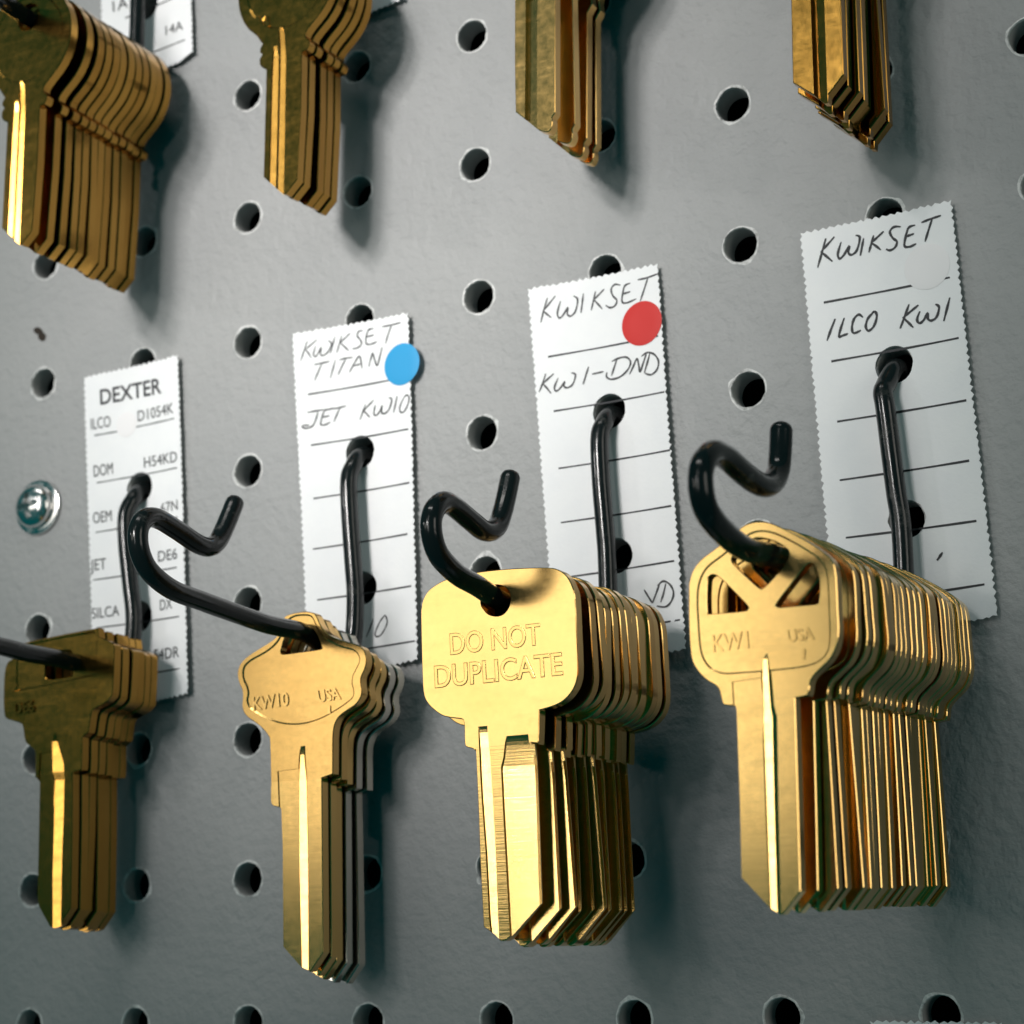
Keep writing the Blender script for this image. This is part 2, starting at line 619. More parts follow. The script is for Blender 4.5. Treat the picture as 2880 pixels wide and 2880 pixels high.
t.dot(*C3.z([(627, 517)], PZ)[0], 2.55, WHITE, 'small white round sticker', 0.03)

# --- tag with the blue dot
t = Tag('paper_tag', corners([(554, 630), (775, 592), (795, 1246), (583, 1290)]), holes(X_D), (0.9, 0.2), seed=4)
tag(t.o, 'white handwritten paper tag with a blue round sticker on its right edge', 'paper tag', 'paper tags lying on the pegboard')
Z = lambda pts: C4.z(pts, PZ)
t.ribbons('ruled_lines', [Z(l) for l in ([(243, 475), (660, 404)], [(255, 708), (712, 637)], [(265, 953), (718, 884)],
    [(262, 1186), (710, 1120)], [(282, 1420), (730, 1360)], [(295, 1676), (750, 1613)])], 0.30, INK, taper=1)
t.ribbons('handwriting', [Z(l) for l in (
    [(240, 230), (210, 322)], [(283, 224), (228, 272)], [(232, 268), (245, 285), (258, 306)],
    [(278, 252), (268, 290), (278, 300), (290, 285), (303, 258), (300, 288), (312, 295), (335, 278), (350, 240), (335, 228)],
    [(366, 208), (345, 285)], [(397, 205), (374, 282)], [(436, 193), (388, 238)], [(390, 236), (410, 255), (430, 274)],
    [(494, 182), (476, 184), (468, 205), (482, 222), (488, 242), (470, 260), (446, 264)],
    [(545, 172), (522, 178), (512, 205), (510, 240), (532, 244), (562, 232)], [(514, 210), (546, 202)],
    [(585, 165), (630, 158), (676, 147)], [(632, 158), (615, 200), (602, 242)],
    [(272, 338), (308, 330), (342, 322)], [(306, 332), (288, 375), (273, 410)], [(368, 315), (345, 398)],
    [(385, 316), (415, 308), (446, 304)], [(416, 310), (395, 350), (380, 384)],
    [(432, 372), (455, 330), (478, 298), (486, 325), (490, 354)], [(446, 344), (486, 334)],
    [(522, 346), (532, 310), (540, 285), (550, 315), (562, 343), (575, 300), (586, 258)],
    [(240, 558), (275, 551), (315, 544)], [(288, 552), (278, 590), (262, 620), (235, 630), (216, 626), (225, 617), (248, 618)],
    [(335, 545), (318, 548), (306, 580), (300, 612), (318, 614), (344, 602)], [(308, 580), (340, 572)], [(322, 547), (362, 536)],
    [(358, 541), (385, 535), (415, 527)], [(388, 536), (372, 570), (360, 600)],
    [(506, 520), (480, 590)], [(545, 500), (494, 552)], [(496, 550), (510, 562), (526, 580)],
    [(552, 525), (545, 560), (555, 572), (572, 555), (585, 528), (582, 556), (595, 564), (618, 545), (632, 500), (618, 492)],
    [(658, 485), (640, 560)], [(692, 490), (672, 530), (672, 556), (690, 558), (710, 525), (716, 490), (702, 482), (690, 494)])], 0.30, PENCIL)
t.ribbons('handwriting', [CK.z(l, PZ) for l in ([(1557, 160), (1520, 260), (1480, 358)],
       [(1690, 120), (1640, 180), (1600, 260), (1580, 320), (1592, 352), (1640, 340), (1690, 270), (1716, 200), (1706, 145), (1684, 118)])],
    0.30, PENCIL)
t.dot(*C4.z([(677, 337)], 0.9)[0], 3.95, BLUE, 'blue round sticker')

# --- tag with the red dot
t = Tag('paper_tag', corners([(996, 545), (1244, 500), (1299, 1226), (1052, 1276)]), holes(X_F), (0.9, 0.1), seed=5)
tag(t.o, 'white handwritten paper tag with a red round sticker', 'paper tag', 'paper tags lying on the pegboard')
Z = lambda pts: C5.z(pts, PZ)
t.ribbons('ruled_lines', [Z(l) for l in ([(675, 558), (1220, 463)], [(703, 822), (1252, 735)], [(728, 1100), (1280, 1018)],
    [(740, 1363), (1287, 1287)], [(755, 1630), (1300, 1553)], [(778, 1920), (1328, 1838)])], 0.30, INK, taper=1)
t.ribbons('handwriting', [Z(l) for l in (
    [(672, 272), (655, 330), (640, 392)], [(710, 263), (650, 338)], [(652, 336), (668, 350), (690, 368)],
    [(735, 288), (720, 345), (730, 370), (750, 352), (770, 318), (768, 350), (785, 360), (808, 335), (818, 280), (798, 262)],
    [(846, 250), (834, 345)], [(905, 240), (884, 332)], [(947, 230), (895, 283)], [(897, 282), (915, 300), (938, 326)],
    [(1028, 212), (1000, 208), (982, 230), (990, 262), (1010, 285), (1000, 312), (975, 320), (955, 308)],
    [(1078, 203), (1050, 215), (1040, 250), (1036, 292), (1060, 298), (1108, 280)], [(1040, 255), (1078, 244)],
    [(1115, 188), (1160, 180), (1215, 163)], [(1166, 182), (1148, 235), (1128, 292)],
    [(664, 640), (650, 685), (632, 730)], [(702, 640), (648, 690)], [(650, 688), (668, 708), (690, 736)],
    [(724, 660), (706, 708), (716, 724), (736, 708), (756, 678), (752, 700), (770, 708), (796, 690), (808, 645), (788, 636)],
    [(872, 605), (858, 650), (845, 692)], [(888, 642), (946, 630)],
    [(1012, 568), (998, 610), (984, 652)], [(962, 634), (960, 656), (985, 668), (1030, 655), (1068, 620), (1080, 585), (1058, 562), (1020, 566), (985, 582)],
    [(1075, 645), (1095, 605), (1112, 570), (1122, 605), (1128, 636), (1145, 590), (1160, 548)],
    [(1178, 545), (1162, 600), (1150, 640)], [(1135, 560), (1165, 542), (1200, 552), (1222, 585), (1215, 625), (1185, 650), (1152, 642)])], 0.34, PENCIL)
t.ribbons('handwriting', [Z(l) for l in (
    [(1148, 1690), (1170, 1725), (1190, 1756)], [(1190, 1756), (1210, 1705), (1226, 1662)],
    [(1258, 1662), (1246, 1710), (1232, 1752)], [(1215, 1672), (1245, 1650), (1280, 1668), (1297, 1705), (1288, 1745), (1258, 1774), (1212, 1770)])],
    0.34, PENCIL)
t.dot(*C5.z([(1133, 397)], 0.9)[0], 3.95, RED, 'red round sticker')

# --- tag with the white dot
t = Tag('paper_tag', corners([(1510, 440), (1797, 380), (1885, 1163), (1580, 1222)]), holes(X_H), (0.8, 0.1), seed=6)
tag(t.o, 'white handwritten paper tag with a faint white round sticker, behind the thickest key stack', 'paper tag', 'paper tags lying on the pegboard')
Z = lambda pts: C6.z(pts, PZ)
t.ribbons('ruled_lines', [Z(l) for l in ([(620, 522), (1152, 422)], [(652, 768), (1190, 675)], [(677, 1020), (1222, 935)],
    [(688, 1265), (1233, 1186)], [(713, 1505), (1263, 1437)], [(740, 1780), (1297, 1702)])], 0.36, INK, taper=1)
t.ribbons('handwriting', [Z(l) for l in (
    [(628, 253), (612, 312), (594, 376)], [(664, 246), (606, 312)], [(608, 310), (628, 326), (656, 350)],
    [(692, 268), (678, 318), (686, 338), (704, 322), (726, 284), (722, 312), (736, 322), (758, 302), (770, 250), (752, 240)],
    [(786, 252), (772, 326)], [(828, 240), (808, 312)], [(870, 224), (816, 274)], [(818, 272), (836, 284), (858, 302)],
    [(942, 206), (914, 206), (896, 226), (908, 252), (926, 268), (918, 292), (896, 304), (880, 298)],
    [(1004, 200), (976, 210), (964, 245), (958, 286), (980, 290), (1008, 278)], [(962, 248), (998, 236)],
    [(1030, 190), (1070, 176), (1114, 163)], [(1076, 176), (1060, 225), (1046, 270)],
    [(668, 590), (650, 636), (634, 682)], [(706, 586), (692, 628), (684, 664), (700, 660), (722, 652)],
    [(784, 584), (766, 572), (746, 592), (738, 628), (746, 650), (776, 638)],
    [(830, 560), (804, 590), (796, 624), (808, 640), (830, 620), (842, 580), (834, 560), (822, 566)],
    [(978, 530), (960, 580), (940, 632)], [(1018, 534), (950, 588)], [(952, 586), (972, 604), (996, 628)],
    [(1024, 560), (1012, 594), (1022, 610), (1040, 598), (1058, 568), (1058, 592), (1074, 600), (1096, 584), (1106, 545), (1090, 532)],
    [(1152, 506), (1140, 552), (1126, 604)])], 0.42, INK)
t.ribbons('handwriting', [Z([(1118, 1566), (1106, 1584), (1094, 1600)])], 0.42, INK)
t.dot(*C6.z([(1052, 372)], 0.9)[0], 3.85, WHITE, 'faint white round sticker', 0.03)

# --- tags of the upper row (mostly above the picture) and of the row below
def shifted(src, dx, dy):
    return [(q[0] + dx, q[1] + dy) for q in corners(src)]
LOW = {X_B: [(160, 712), (340, 672), (362, 1310), (177, 1345)], X_D: [(554, 630), (775, 592), (795, 1246), (583, 1290)]}
brc = C1.z([(960, 265), (880, 325)], PZ)
UL = C1.z([(970, 0), (966, 290), (640, 420)], PZ)
c0 = shifted(LOW[X_B], 0.0, TOP_DY)
dxr = UL[1][0] - c0[2][0]
nb = (Vector(brc[0]) - Vector(brc[1]))
nb = Vector((nb.y, -nb.x)).normalized()
if nb.y > 0:
    nb = -nb
t = Tag('paper_tag', [(q[0] + dxr, q[1] + UL[1][1] - c0[2][1]) for q in c0], holes(X_B, TOP_DY), (0.5, 0.1), clip=(brc[0], nb), seed=7)
tag(t.o, 'white printed paper tag with a clipped corner, behind the round-bowed key stack', 'paper tag', 'paper tags lying on the pegboard')
Z = lambda pts: C1.z(pts, PZ)
t.ribbons('ruled_lines', [Z(l) for l in ([(620, 90), (862, -5)], [(660, 298), (925, 203)])], 0.30, INK, taper=1)
q = Z([(826, 178), (915, 152), (824, 133), (560, 60), (634, 36), (556, 8)])
t.printed('printed_lettering', [('14A', q[0], q[1], q[2]), ('1A', q[3], q[4], q[5])], INK)
c0 = shifted(LOW[X_D], 0, TOP_DY)
ur = C1.z([(2005, 2)], PZ)[0]
t = Tag('paper_tag', [(q[0] + ur[0] - c0[2][0], q[1] + ur[1] - c0[2][1]) for q in c0], holes(X_D, TOP_DY), (0.4, 0.1), seed=8)
tag(t.o, 'white paper tag whose bottom corner just shows behind the round-bowed keys above the blue dot', 'paper tag', 'paper tags lying on the pegboard')
CB = Crop(2380, 2700, 3.864)
tl = CB.z([(258, 664), (840, 672)], PZ)
t = Tag('paper_tag', [tl[0], (tl[1][0] + 12, tl[1][1] - 0.2), (tl[1][0] + 13, tl[0][1] - 67), (tl[0][0] + 1.5, tl[0][1] - 67)], [], (0.4, 0.1), seed=9)
tag(t.o, 'white paper tag whose top edge just shows below the thickest key stack', 'paper tag', 'paper tags lying on the pegboard')

# ------------------------------------------------------------------ wire hooks
RW = 1.6

def tube(bm, pts, rad, n=18):
    pts = [Vector(q) for q in pts]
    # drop near-duplicates
    q = [pts[0]]
    for x in pts[1:]:
        if (x - q[-1]).length > 0.12:
            q.append(x)
    pts = q
    L = len(pts)
    tang = [(pts[min(i + 1, L - 1)] - pts[max(i - 1, 0)]).normalized() for i in range(L)]
    nrm = tang[0].orthogonal().normalized()
    rings = []
    def put(c, t_, rr):
        nonlocal nrm
        nrm = (nrm - t_ * nrm.dot(t_)).normalized()
        bi = t_.cross(nrm)
        return [bm.verts.new(c + (nrm * math.cos(2 * math.pi * k / n) + bi * math.sin(2 * math.pi * k / n)) * rr) for k in range(n)]
    for k in (0.98, 0.85, 0.5):
        rings.append(put(pts[0] - tang[0] * rad * k * 0.75, tang[0], rad * math.sqrt(1 - k * k)))
    for i in range(L):
        rings.append(put(pts[i], tang[i], rad))
    for k in (0.5, 0.85, 0.98):
        rings.append(put(pts[-1] + tang[-1] * rad * k * 0.75, tang[-1], rad * math.sqrt(1 - k * k)))
    for a, b2 in zip(rings, rings[1:]):
        bridge(bm, a, b2)
    bm.faces.new(rings[0])
    bm.faces.new(rings[-1])
    bmesh.ops.recalc_face_normals(bm, faces=bm.faces[:])

def hook(x, stem, peg, label, dy=0.0, hole=True):
    """stem: (x, y) down the board; peg: (y, z) outwards in the plane square to the board"""
    x_p = x
    path = [(x, Y3 + dy + 0.3, -7.5), (x, Y3 + dy - 0.1, -3.0), (x - 0.1, Y3 + dy - 0.6, 0.3)]
    for i, (sx, sy) in enumerate(stem):
        path.append((sx, sy + dy, [2.6, 3.6, 3.9][min(i, 2)]))
    ex, ey = stem[-1]
    py = peg[0][0]
    path.append((ex + 0.3 * (x_p - ex), py + 3.2 + dy, 4.2))
    path.append((ex + 0.5 * (x_p - ex), py + 0.8 + dy, 5.6))
    for k, (y_, z_) in enumerate(peg):
        path.append((x_p, y_ + dy, z_))
    bm = bmesh.new()
    tube(bm, smooth_open(path, 5), RW)
    o = new_obj('wire_hook', bm, WIRE, smooth=60)
    return tag(o, label, 'wire hook', 'black wire hooks carrying the key stacks')

SZ = 3.7
stem_h = C6.z([(868, 862), (866, 900), (878, 960), (902, 1150), (924, 1320), (944, 1450)], SZ)
stem_f = C5.z([(932, 878), (924, 950), (934, 1150), (954, 1400), (964, 1540)], SZ)
stem_d = C4.z([(432, 800), (426, 870), (436, 1050), (450, 1250), (460, 1400)], SZ)
stem_b = C3.z([(642, 880), (622, 960), (627, 1100), (647, 1300), (665, 1480)], SZ)
curl_h = C6.x([(300, 1553), (200, 1480), (130, 1390), (105, 1290), (112, 1200), (152, 1150), (205, 1165), (270, 1222), (345, 1278), (398, 1280), (428, 1230), (438, 1140), (441, 1055)], X_H)
curl_f = C5.x([(330, 1668), (230, 1610), (142, 1515), (108, 1400), (118, 1312), (160, 1264), (212, 1280), (300, 1352), (368, 1402), (425, 1385), (460, 1290), (492, 1145)], X_F)
peg_d = CK.x([(800, 310), (500, 240), (300, 185)], X_D)
curl_d = C3.x([(1000, 1390), (850, 1332), (742, 1245), (692, 1150), (682, 1050), (712, 985), (775, 980), (870, 1035), (975, 1105), (1040, 1120), (1090, 1070), (1160, 905)], X_D)
PEG_H = [(-115.6, 11), (-116.0, 30), (-116.6, 56)] + curl_h
PEG_F = [(-115.2, 11), (-115.3, 26), (-115.1, 40)] + curl_f
PEG_D = [(-114.0, 11)] + peg_d + curl_d
CROPK = Crop(0, 1740, 3.864)
peg_b = CROPK.x([(700, 450), (300, 375), (0, 300)], X_B)
k_y = peg_b[-1][0] - (-111.0)
PEG_B = [(-113.2, 10.5)] + peg_b + [(y_ + k_y - 0.2, z_ + 3.0) for y_, z_ in curl_d if z_ > 36 or y_ > -105]
hook(X_H, stem_h, PEG_H, 'black wire hook with an upturned end carrying the thickest brass key stack')
hook(X_F, stem_f, PEG_F, 'black wire hook through the red-dotted tag carrying plain rounded brass keys')
hook(X_D, stem_d, PEG_D, 'black wire hook through the blue-dotted tag, its curl crossing the printed tag')
hook(X_B, stem_b, PEG_B, 'black wire hook through the printed tag carrying the dark brown key stack')
PEG_T = [(-114.6, 11), (-114.6, 25), (-114.4, 40)] + [(y_ - 2.5, z_) for y_, z_ in curl_d if z_ > 42 or y_ > -104]
PEG_T1 = [(-119.4, 11), (-118.9, 25), (-118.2, 40)] + [(y_ - 6.2, z_) for y_, z_ in curl_d if z_ > 42 or y_ > -104]
for xx, what in ((X_B, 'the round-bowed keys in the upper corner'), (X_D, 'the round-bowed keys above the blue-dotted tag'),
                 (X_F, 'the plain blades above the red-dotted tag'), (X_H, 'the dark keys above the white-dotted tag')):
    hook(xx, [(q[0] - X_D + xx, q[1]) for q in stem_d], PEG_T1 if xx == X_B else PEG_T, 'black wire hook carrying ' + what, TOP_DY)

def peg_at(peg, z):
    for (y0, z0), (y1, z1) in zip(peg, peg[1:]):
        if z0 <= z <= z1:
            return y0 + (y1 - y0) * (z - z0) / (z1 - z0)
    return peg[0][0]

# ------------------------------------------------------------------ key blanks
TH = 2.0

def plate(outer, hole_list, panel=None, pd=0.16, c=0.13, cw=None):
    bm = bmesh.new()
    outer = ccw(outer)
    f0, f1 = ring(bm, offset(outer, c), 0), ring(bm, outer, -c)
    b1, b0 = ring(bm, outer, -TH + c), ring(bm, offset(outer, c), -TH)
    bridge(bm, f0, f1); bridge(bm, f1, b1); bridge(bm, b1, b0)
    hz = -pd if panel else 0.0
    fl, bl = [], []
    for hh in hole_list:
        hh = ccw(hh)
        a, b2 = ring(bm, offset(hh, -0.1), hz), ring(bm, hh, hz - 0.1)
        d, e = ring(bm, hh, -TH + 0.1), ring(bm, offset(hh, -0.1), -TH)
        bridge(bm, a, b2); bridge(bm, b2, d); bridge(bm, d, e)
        fl.append(a); bl.append(e)
    if panel:
        panel = ccw(panel)
        p0, p1 = ring(bm, panel, 0), ring(bm, offset(panel, pd * 1.3), -pd)
        bridge(bm, p0, p1)
        fill(bm, [f0, p0], 1)
        fill(bm, [p1] + fl, 1)
    else:
        fill(bm, [f0] + fl, 1)
    fill(bm, [b0] + bl, -1)
    bmesh.ops.recalc_face_normals(bm, faces=bm.faces[:])
    return bm

def loft(stations):
    """cutter: each station is a list of (x, y, z) points of equal count, joined in order and capped"""
    bm = bmesh.new()
    rs = [[bm.verts.new(q) for q in st] for st in stations]
    for a, b2 in zip(rs, rs[1:]):
        bridge(bm, a, b2)
    bm.faces.new(rs[0]); bm.faces.new(rs[-1])
    bmesh.ops.recalc_face_normals(bm, faces=bm.faces[:])
    return bm

def groove(left, right, d0, tilt, run=4.0, sl=0.10, sr=0.22, n=22, flank=None):
    """milled groove between two edge lines (top to bottom); its floor starts at depth d0 on the left and falls to the right by tilt degrees,
    and rises out of the metal in an arc at the top end, as a milling wheel leaves it"""
    def at(line, y):
        for (xa, ya), (xb, yb) in zip(line, line[1:]):
            if yb <= y <= ya:
                return xa + (xb - xa) * (y - ya) / (yb - ya)
        return line[0][0] if y > line[0][1] else line[-1][0]
    top = (left[0][1] + right[0][1]) / 2
    bot = min(left[-1][1], right[-1][1]) - 3
    ys = [top - run * (k / 10.0) ** 1.5 for k in range(11)]
    ys += [top - run + (bot - top + run) * k / n for k in range(1, n + 1)]
    st = []
    for y in ys:
        xl, xr = at(left, y), at(right, y)
        g = min(1.0, (top - y) / run)
        k = max(0.03, math.sqrt(max(0.0, 1 - (1 - g) ** 2)))
        wd_ = xr - xl
        s1, s2 = min(sl, wd_ * 0.3), min(sr, wd_ * 0.42)
        a = d0 * k
        b2 = a + (wd_ - s1 - s2) * math.tan(math.radians(tilt))
        sec = [(xl, y, 0.6), (xr, y, 0.6), (xr, y, 0.0), (xr - s2, y, -b2), (xl + s1, y, -a), (xl, y, 0.0)]
        if flank:
            xf = at(flank, y)
            zf_ = -a - (xf - xl - s1) * math.tan(math.radians(tilt))
            if y > flank[0][1]:
                xf = xr - s2 * 1.5
                zf_ = -b2 * 0.98
            sec[3:4] = [(xr - s2, y, min(zf_ - (xr - s2 - xf) * 1.1, -b2) if y <= flank[0][1] else -b2), (xf, y, zf_)]
        st.append(sec)
    return loft(st)

def prism(poly, depth, ramp_top=0.0):
    bm = bmesh.new()
    poly = ccw(poly)
    a, b2 = ring(bm, poly, 0.6), ring(bm, poly, -depth)
    bridge(bm, a, b2)
    bm.faces.new(a); bm.faces.new(b2)
    bmesh.ops.recalc_face_normals(bm, faces=bm.faces[:])
    return bm

def raw_obj(bm):
    me = bpy.data.meshes.new('cut')
    bm.to_mesh(me); bm.free()
    o = bpy.data.objects.new('cut', me)
    COL.objects.link(o)
    return o

def carve(bm, cutters):
    base = raw_obj(bm)
    cs = [raw_obj(c) for c in cutters]
    for c in cs:
        md = base.modifiers.new('cut', 'BOOLEAN')
        md.operation = 'DIFFERENCE'
        md.solver = 'EXACT'
        md.object = c
    dg = bpy.context.evaluated_depsgraph_get()
    me = base.evaluated_get(dg).to_mesh()
    out = bmesh.new()
    out.from_mesh(me)
    base.evaluated_get(dg).to_mesh_clear()
    for o in [base] + cs:
        me_ = o.data
        bpy.data.objects.remove(o)
        bpy.data.meshes.remove(me_)
    return out

def split(bm, y):
    """bow above y, blade below"""
    bmesh.ops.bisect_plane(bm, geom=bm.verts[:] + bm.edges[:] + bm.faces[:], plane_co=(0, y, 0), plane_no=(0, 1, 0))
    low = bm.copy()
    for src, keep_up in ((bm, True), (low, False)):
        kill = [f for f in src.faces if (f.calc_center_median().y > y) != keep_up]
        bmesh.ops.delete(src, geom=kill, context='FACES')
    return bm, low

ORD = ['frontmost', 'second from the front', 'third from the front', 'fourth from the front', 'fifth from the front',
       'sixth from the front', 'seventh from the front', 'eighth from the front', 'ninth from the front',
       'tenth from the front', 'eleventh from the front', 'twelfth from the front', 'thirteenth from the front']
ORDB = {1: 'rearmost', 2: 'second from the rear', 3: 'third from the rear', 4: 'fourth from the rear', 5: 'fifth from the rear',
        6: 'sixth from the rear', 7: 'seventh from the rear', 8: 'eighth from the rear', 9: 'ninth from the rear', 10: 'tenth from the rear', 11: 'eleventh from the rear'}

def stack(bow_bm, blade_bm, m_bow, m_blade, lettering, xs, zs, peg, dy, look, where, group, tilt=0.5, mats=None, drift=0.0, dx0=0.0, rot0=0.0, looks=None, swing=0.0):
    root = empty('key_blank', (0, 0, 0))
    bow = new_obj('bow', bow_bm, m_bow, root, smooth=32, flat_faces=True)
    blade = new_obj('blade', blade_bm, m_blade, root, smooth=32, flat_faces=True)
    meshes = {m_bow.name: (bow.data, blade.data)}
    rnd = random.Random(int(xs * 10 + dy))
    n = len(zs)
    for i, z in enumerate(zs):
        if i == 0:
            k = root
            parts = [bow, blade]
        else:
            k = root.copy()
            COL.objects.link(k)
            parts = []
            for ch in (bow, blade):
                c = ch.copy()
                COL.objects.link(c)
                c.parent = k
                parts.append(c)
        if mats and mats[i] is not None:
            for c in parts:
                key = (c.data.name, mats[i].name)
                if key not in meshes:
                    d = c.data.copy()
                    d.materials.clear()
                    d.materials.append(mats[i])
                    meshes[key] = d
                c.data = meshes[key]
        f = i / max(1, n - 1)
        k.location = W(xs + dx0 + drift * f + (rnd.uniform(-0.22, 0.22) if i else 0), peg_at(peg, z) + dy + (rnd.uniform(-0.22, 0.08) if i else 0), z)
        # roll about the board normal, plus a small lean and turn of its own
        a = math.radians(rot0 + swing * f + ((rnd.uniform(-tilt, tilt) + rnd.choice((0, 0, 0, 0, 0, 0, 1.3, -1.3, 1.8))) if i else 0))
        k.rotation_euler = (math.radians(rnd.uniform(-0.4, 0.4)) if i else 0, -a, math.radians(rnd.gauss(0, 0.7)) if i else 0)
        o_ = ORD[i] if i < 13 else ORDB[n - i]
        if i == n - 1:
            o_ = 'rearmost'
        lk = looks[i] if looks else look
        tag(k, f'{lk}, {o_} {where}', 'key', group)
    if lettering is not None:
        new_obj('stamped_lettering', lettering, m_bow, bow)

def stamped(items, z0, bevel=0.0, bold=0.012):
    """items: (text, p0, p1, top, height above the face)"""
    bm = bmesh.new()
    for txt, p0, p1, tp, hgt in items:
        add_text(bm, txt, p0, p1, tp, lambda x, y: z0, bold=bold, extrude=0.05, bevel=bevel, depth=hgt)
    return bm

# ---- pierced square bow, thickest stack
K1 = Crop(1900, 1440, 3.22)
K2 = Crop(1960, 2000, 2.415)
zf = 62.0
og = (X_H - 0.5, peg_at(PEG_H, zf))
A = lambda pts: K1.z(pts, zf, og)
B = lambda pts: K2.z(pts, zf, og)
outer = A([(118, 700), (125, 620), (160, 520), (230, 430), (340, 345), (470, 245), (600, 135), (680, 98), (765, 85), (860, 98), (980, 150),
           (1180, 255), (1340, 360), (1420, 440), (1450, 540), (1462, 700), (1470, 900), (1478, 1080), (1455, 1220), (1400, 1330), (1320, 1412),
           (1245, 1490), (1218, 1550), (1210, 1620), (1195, 1662, 1), (1082, 1686, 1)]) \
    + B([(690, 700, 1), (704, 1225, 1), (582, 1381, 1), (563, 1384, 1), (490, 1335, 1), (300, 1130, 1), (288, 600, 1)]) \
    + A([(548, 1800, 1), (540, 1752, 1), (470, 1752), (428, 1738), (414, 1690), (394, 1615), (360, 1570), (285, 1525), (208, 1450), (150, 1350), (128, 1200), (118, 950)])
panel = A([(190, 760), (215, 610), (285, 490), (420, 385), (560, 270), (670, 190), (780, 163), (900, 185), (1050, 255), (1200, 342), (1310, 420),
           (1368, 520), (1388, 650), (1398, 900), (1402, 1180), (1345, 1320), (1190, 1400), (870, 1440), (600, 1462), (430, 1468), (320, 1425), (250, 1340), (215, 1220), (198, 1000)])
h1 = A([(284, 620), (300, 580), (345, 565), (410, 605), (540, 735), (645, 845), (648, 880), (600, 897), (310, 920), (283, 905), (278, 760)])
h2 = A([(505, 445), (540, 490), (640, 585), (750, 684), (790, 686), (870, 612), (960, 505), (1022, 400), (1012, 340), (930, 280), (800, 236), (690, 240), (580, 320), (510, 405)])
h3 = A([(912, 825), (920, 856), (960, 860), (1110, 846), (1262, 832), (1292, 800), (1300, 655), (1282, 545), (1238, 468), (1205, 460), (1160, 500), (1040, 655)])
sm = lambda q, n=3: smooth_closed(q, n)
bm = plate(sm(outer), [sm(h1), sm(h2), sm(h3)], sm(panel), 0.17)
gl = A([(806, 1250), (778, 1330), (775, 1500), (785, 1800)]) + B([(440, 0), (466, 700), (490, 1330)])
gr = A([(846, 1250), (856, 1330), (878, 1560), (898, 1800)]) + B([(545, 0), (556, 700), (570, 1330)])
rec = A([(510, 1536), (772, 1500), (790, 1700)]) + B([(448, 200), (470, 800), (494, 1340), (520, 1480), (200, 1480), (200, 200)]) + A([(440, 1900), (440, 1756), (522, 1752)])
bm = carve(bm, [groove(gl, gr, 0.30, 9.3, 4.5, 0.14, 0.85), prism(rec, 0.22)])
bow, blade = split(bm, A([(1082, 1690)])[0][1])
let = stamped([('KW1', *A([(335, 1265), (660, 1225), (325, 1115)]), 0.16), ('USA', *A([(1020, 1175), (1255, 1150), (1005, 1065)]), 0.16),
               ('I', *A([(1148, 1330), (1172, 1326), (1146, 1240)]), 0.16)], -0.16)
zs = [62.0, 55.2]
while zs[-1] > 9.5:
    zs.append(zs[-1] - random.choice((2.02, 2.03, 2.04, 2.06, 2.1, 2.15, 2.25, 2.7)))
zs = [max(z, 8.2) for z in zs]
stack(bow, blade, BRASS, BRASS, let, X_H, zs, PEG_H, 0, 'shiny brass key blank with pierced square bow', 'in the thickest stack',
      'pierced square brass key blanks on the hook of the white-dotted tag', 0.6, drift=1.5, dx0=-0.5, swing=1.3)

# ---- plain rounded bow stamped with a warning
K3 = Crop(1160, 1560, 3.22)
K4 = Crop(1260, 2000, 2.76)
zf = 44.0
og = (X_F - 0.1, peg_at(PEG_F, zf))
A = lambda pts: K3.z(pts, zf, og)
B = lambda pts: K4.z(pts, zf, og)
outer = A([(75, 560), (80, 480), (92, 415), (135, 335), (215, 270), (330, 215), (540, 166), (780, 135), (1000, 120), (1220, 116), (1320, 135), (1400, 195),
           (1450, 290), (1474, 400), (1488, 700), (1500, 1000), (1490, 1130), (1450, 1230), (1380, 1312), (1290, 1366), (1150, 1408, 1),
           (1140, 1690), (1120, 1705), (1072, 1702, 1)]) \
    + B([(655, 500, 1), (690, 1490, 1), (490, 1742, 1), (440, 1783), (395, 1778), (340, 1722), (275, 1675, 1), (250, 1200, 1), (232, 700, 1), (214, 300, 1)]) \
    + A([(560, 1775), (545, 1757), (490, 1742), (471, 1700), (466, 1520), (440, 1486, 1), (290, 1465), (195, 1405), (130, 1335), (97, 1240), (85, 1000)])
hole = A([(622, 450), (650, 500), (690, 540), (755, 556), (820, 540), (870, 480), (888, 400), (870, 330), (820, 285), (745, 275), (670, 300), (625, 365)])
bm = plate(sm(outer), [sm(hole)], None)
g1l = A([(596, 1556), (600, 1700), (610, 1880)]) + B([(246, 430), (262, 700), (292, 1100), (318, 1600), (330, 1720)])
g1r = A([(678, 1550), (690, 1700), (706, 1880)]) + B([(332, 430), (348, 700), (370, 1100), (388, 1600), (396, 1760)])
g2l = A([(852, 1642), (838, 1700), (820, 1860)]) + B([(410, 420), (428, 800), (450, 1200), (480, 1740), (484, 1800)])
g2r = A([(1048, 1626), (1056, 1690), (1064, 1712), (1110, 1740)]) + B([(760, 420), (790, 800), (800, 1200), (840, 1800)])
flk = B([(632, 330), (642, 500), (676, 1480), (690, 1800)])
bm = carve(bm, [groove(g1l, g1r, 0.40, 14.3, 5.6), groove(g2l, g2r, 0.40, 12.0, 5.2, 0.12, 0.02, flank=flk)])
bow, blade = split(bm, A([(1072, 1706)])[0][1])
let = stamped([('DO NOT', *A([(345, 905), (1165, 812), (335, 712)]), 0.09), ('DUPLICATE', *A([(205, 1205), (1365, 1085), (195, 1005)]), 0.11)], 0.0, 0.022, 0.0)
zs = [44.0, 39.6, 36.4, 34.1, 31.6, 29.3, 27.0, 24.9, 22.8, 20.7, 18.6, 16.4, 12.8]
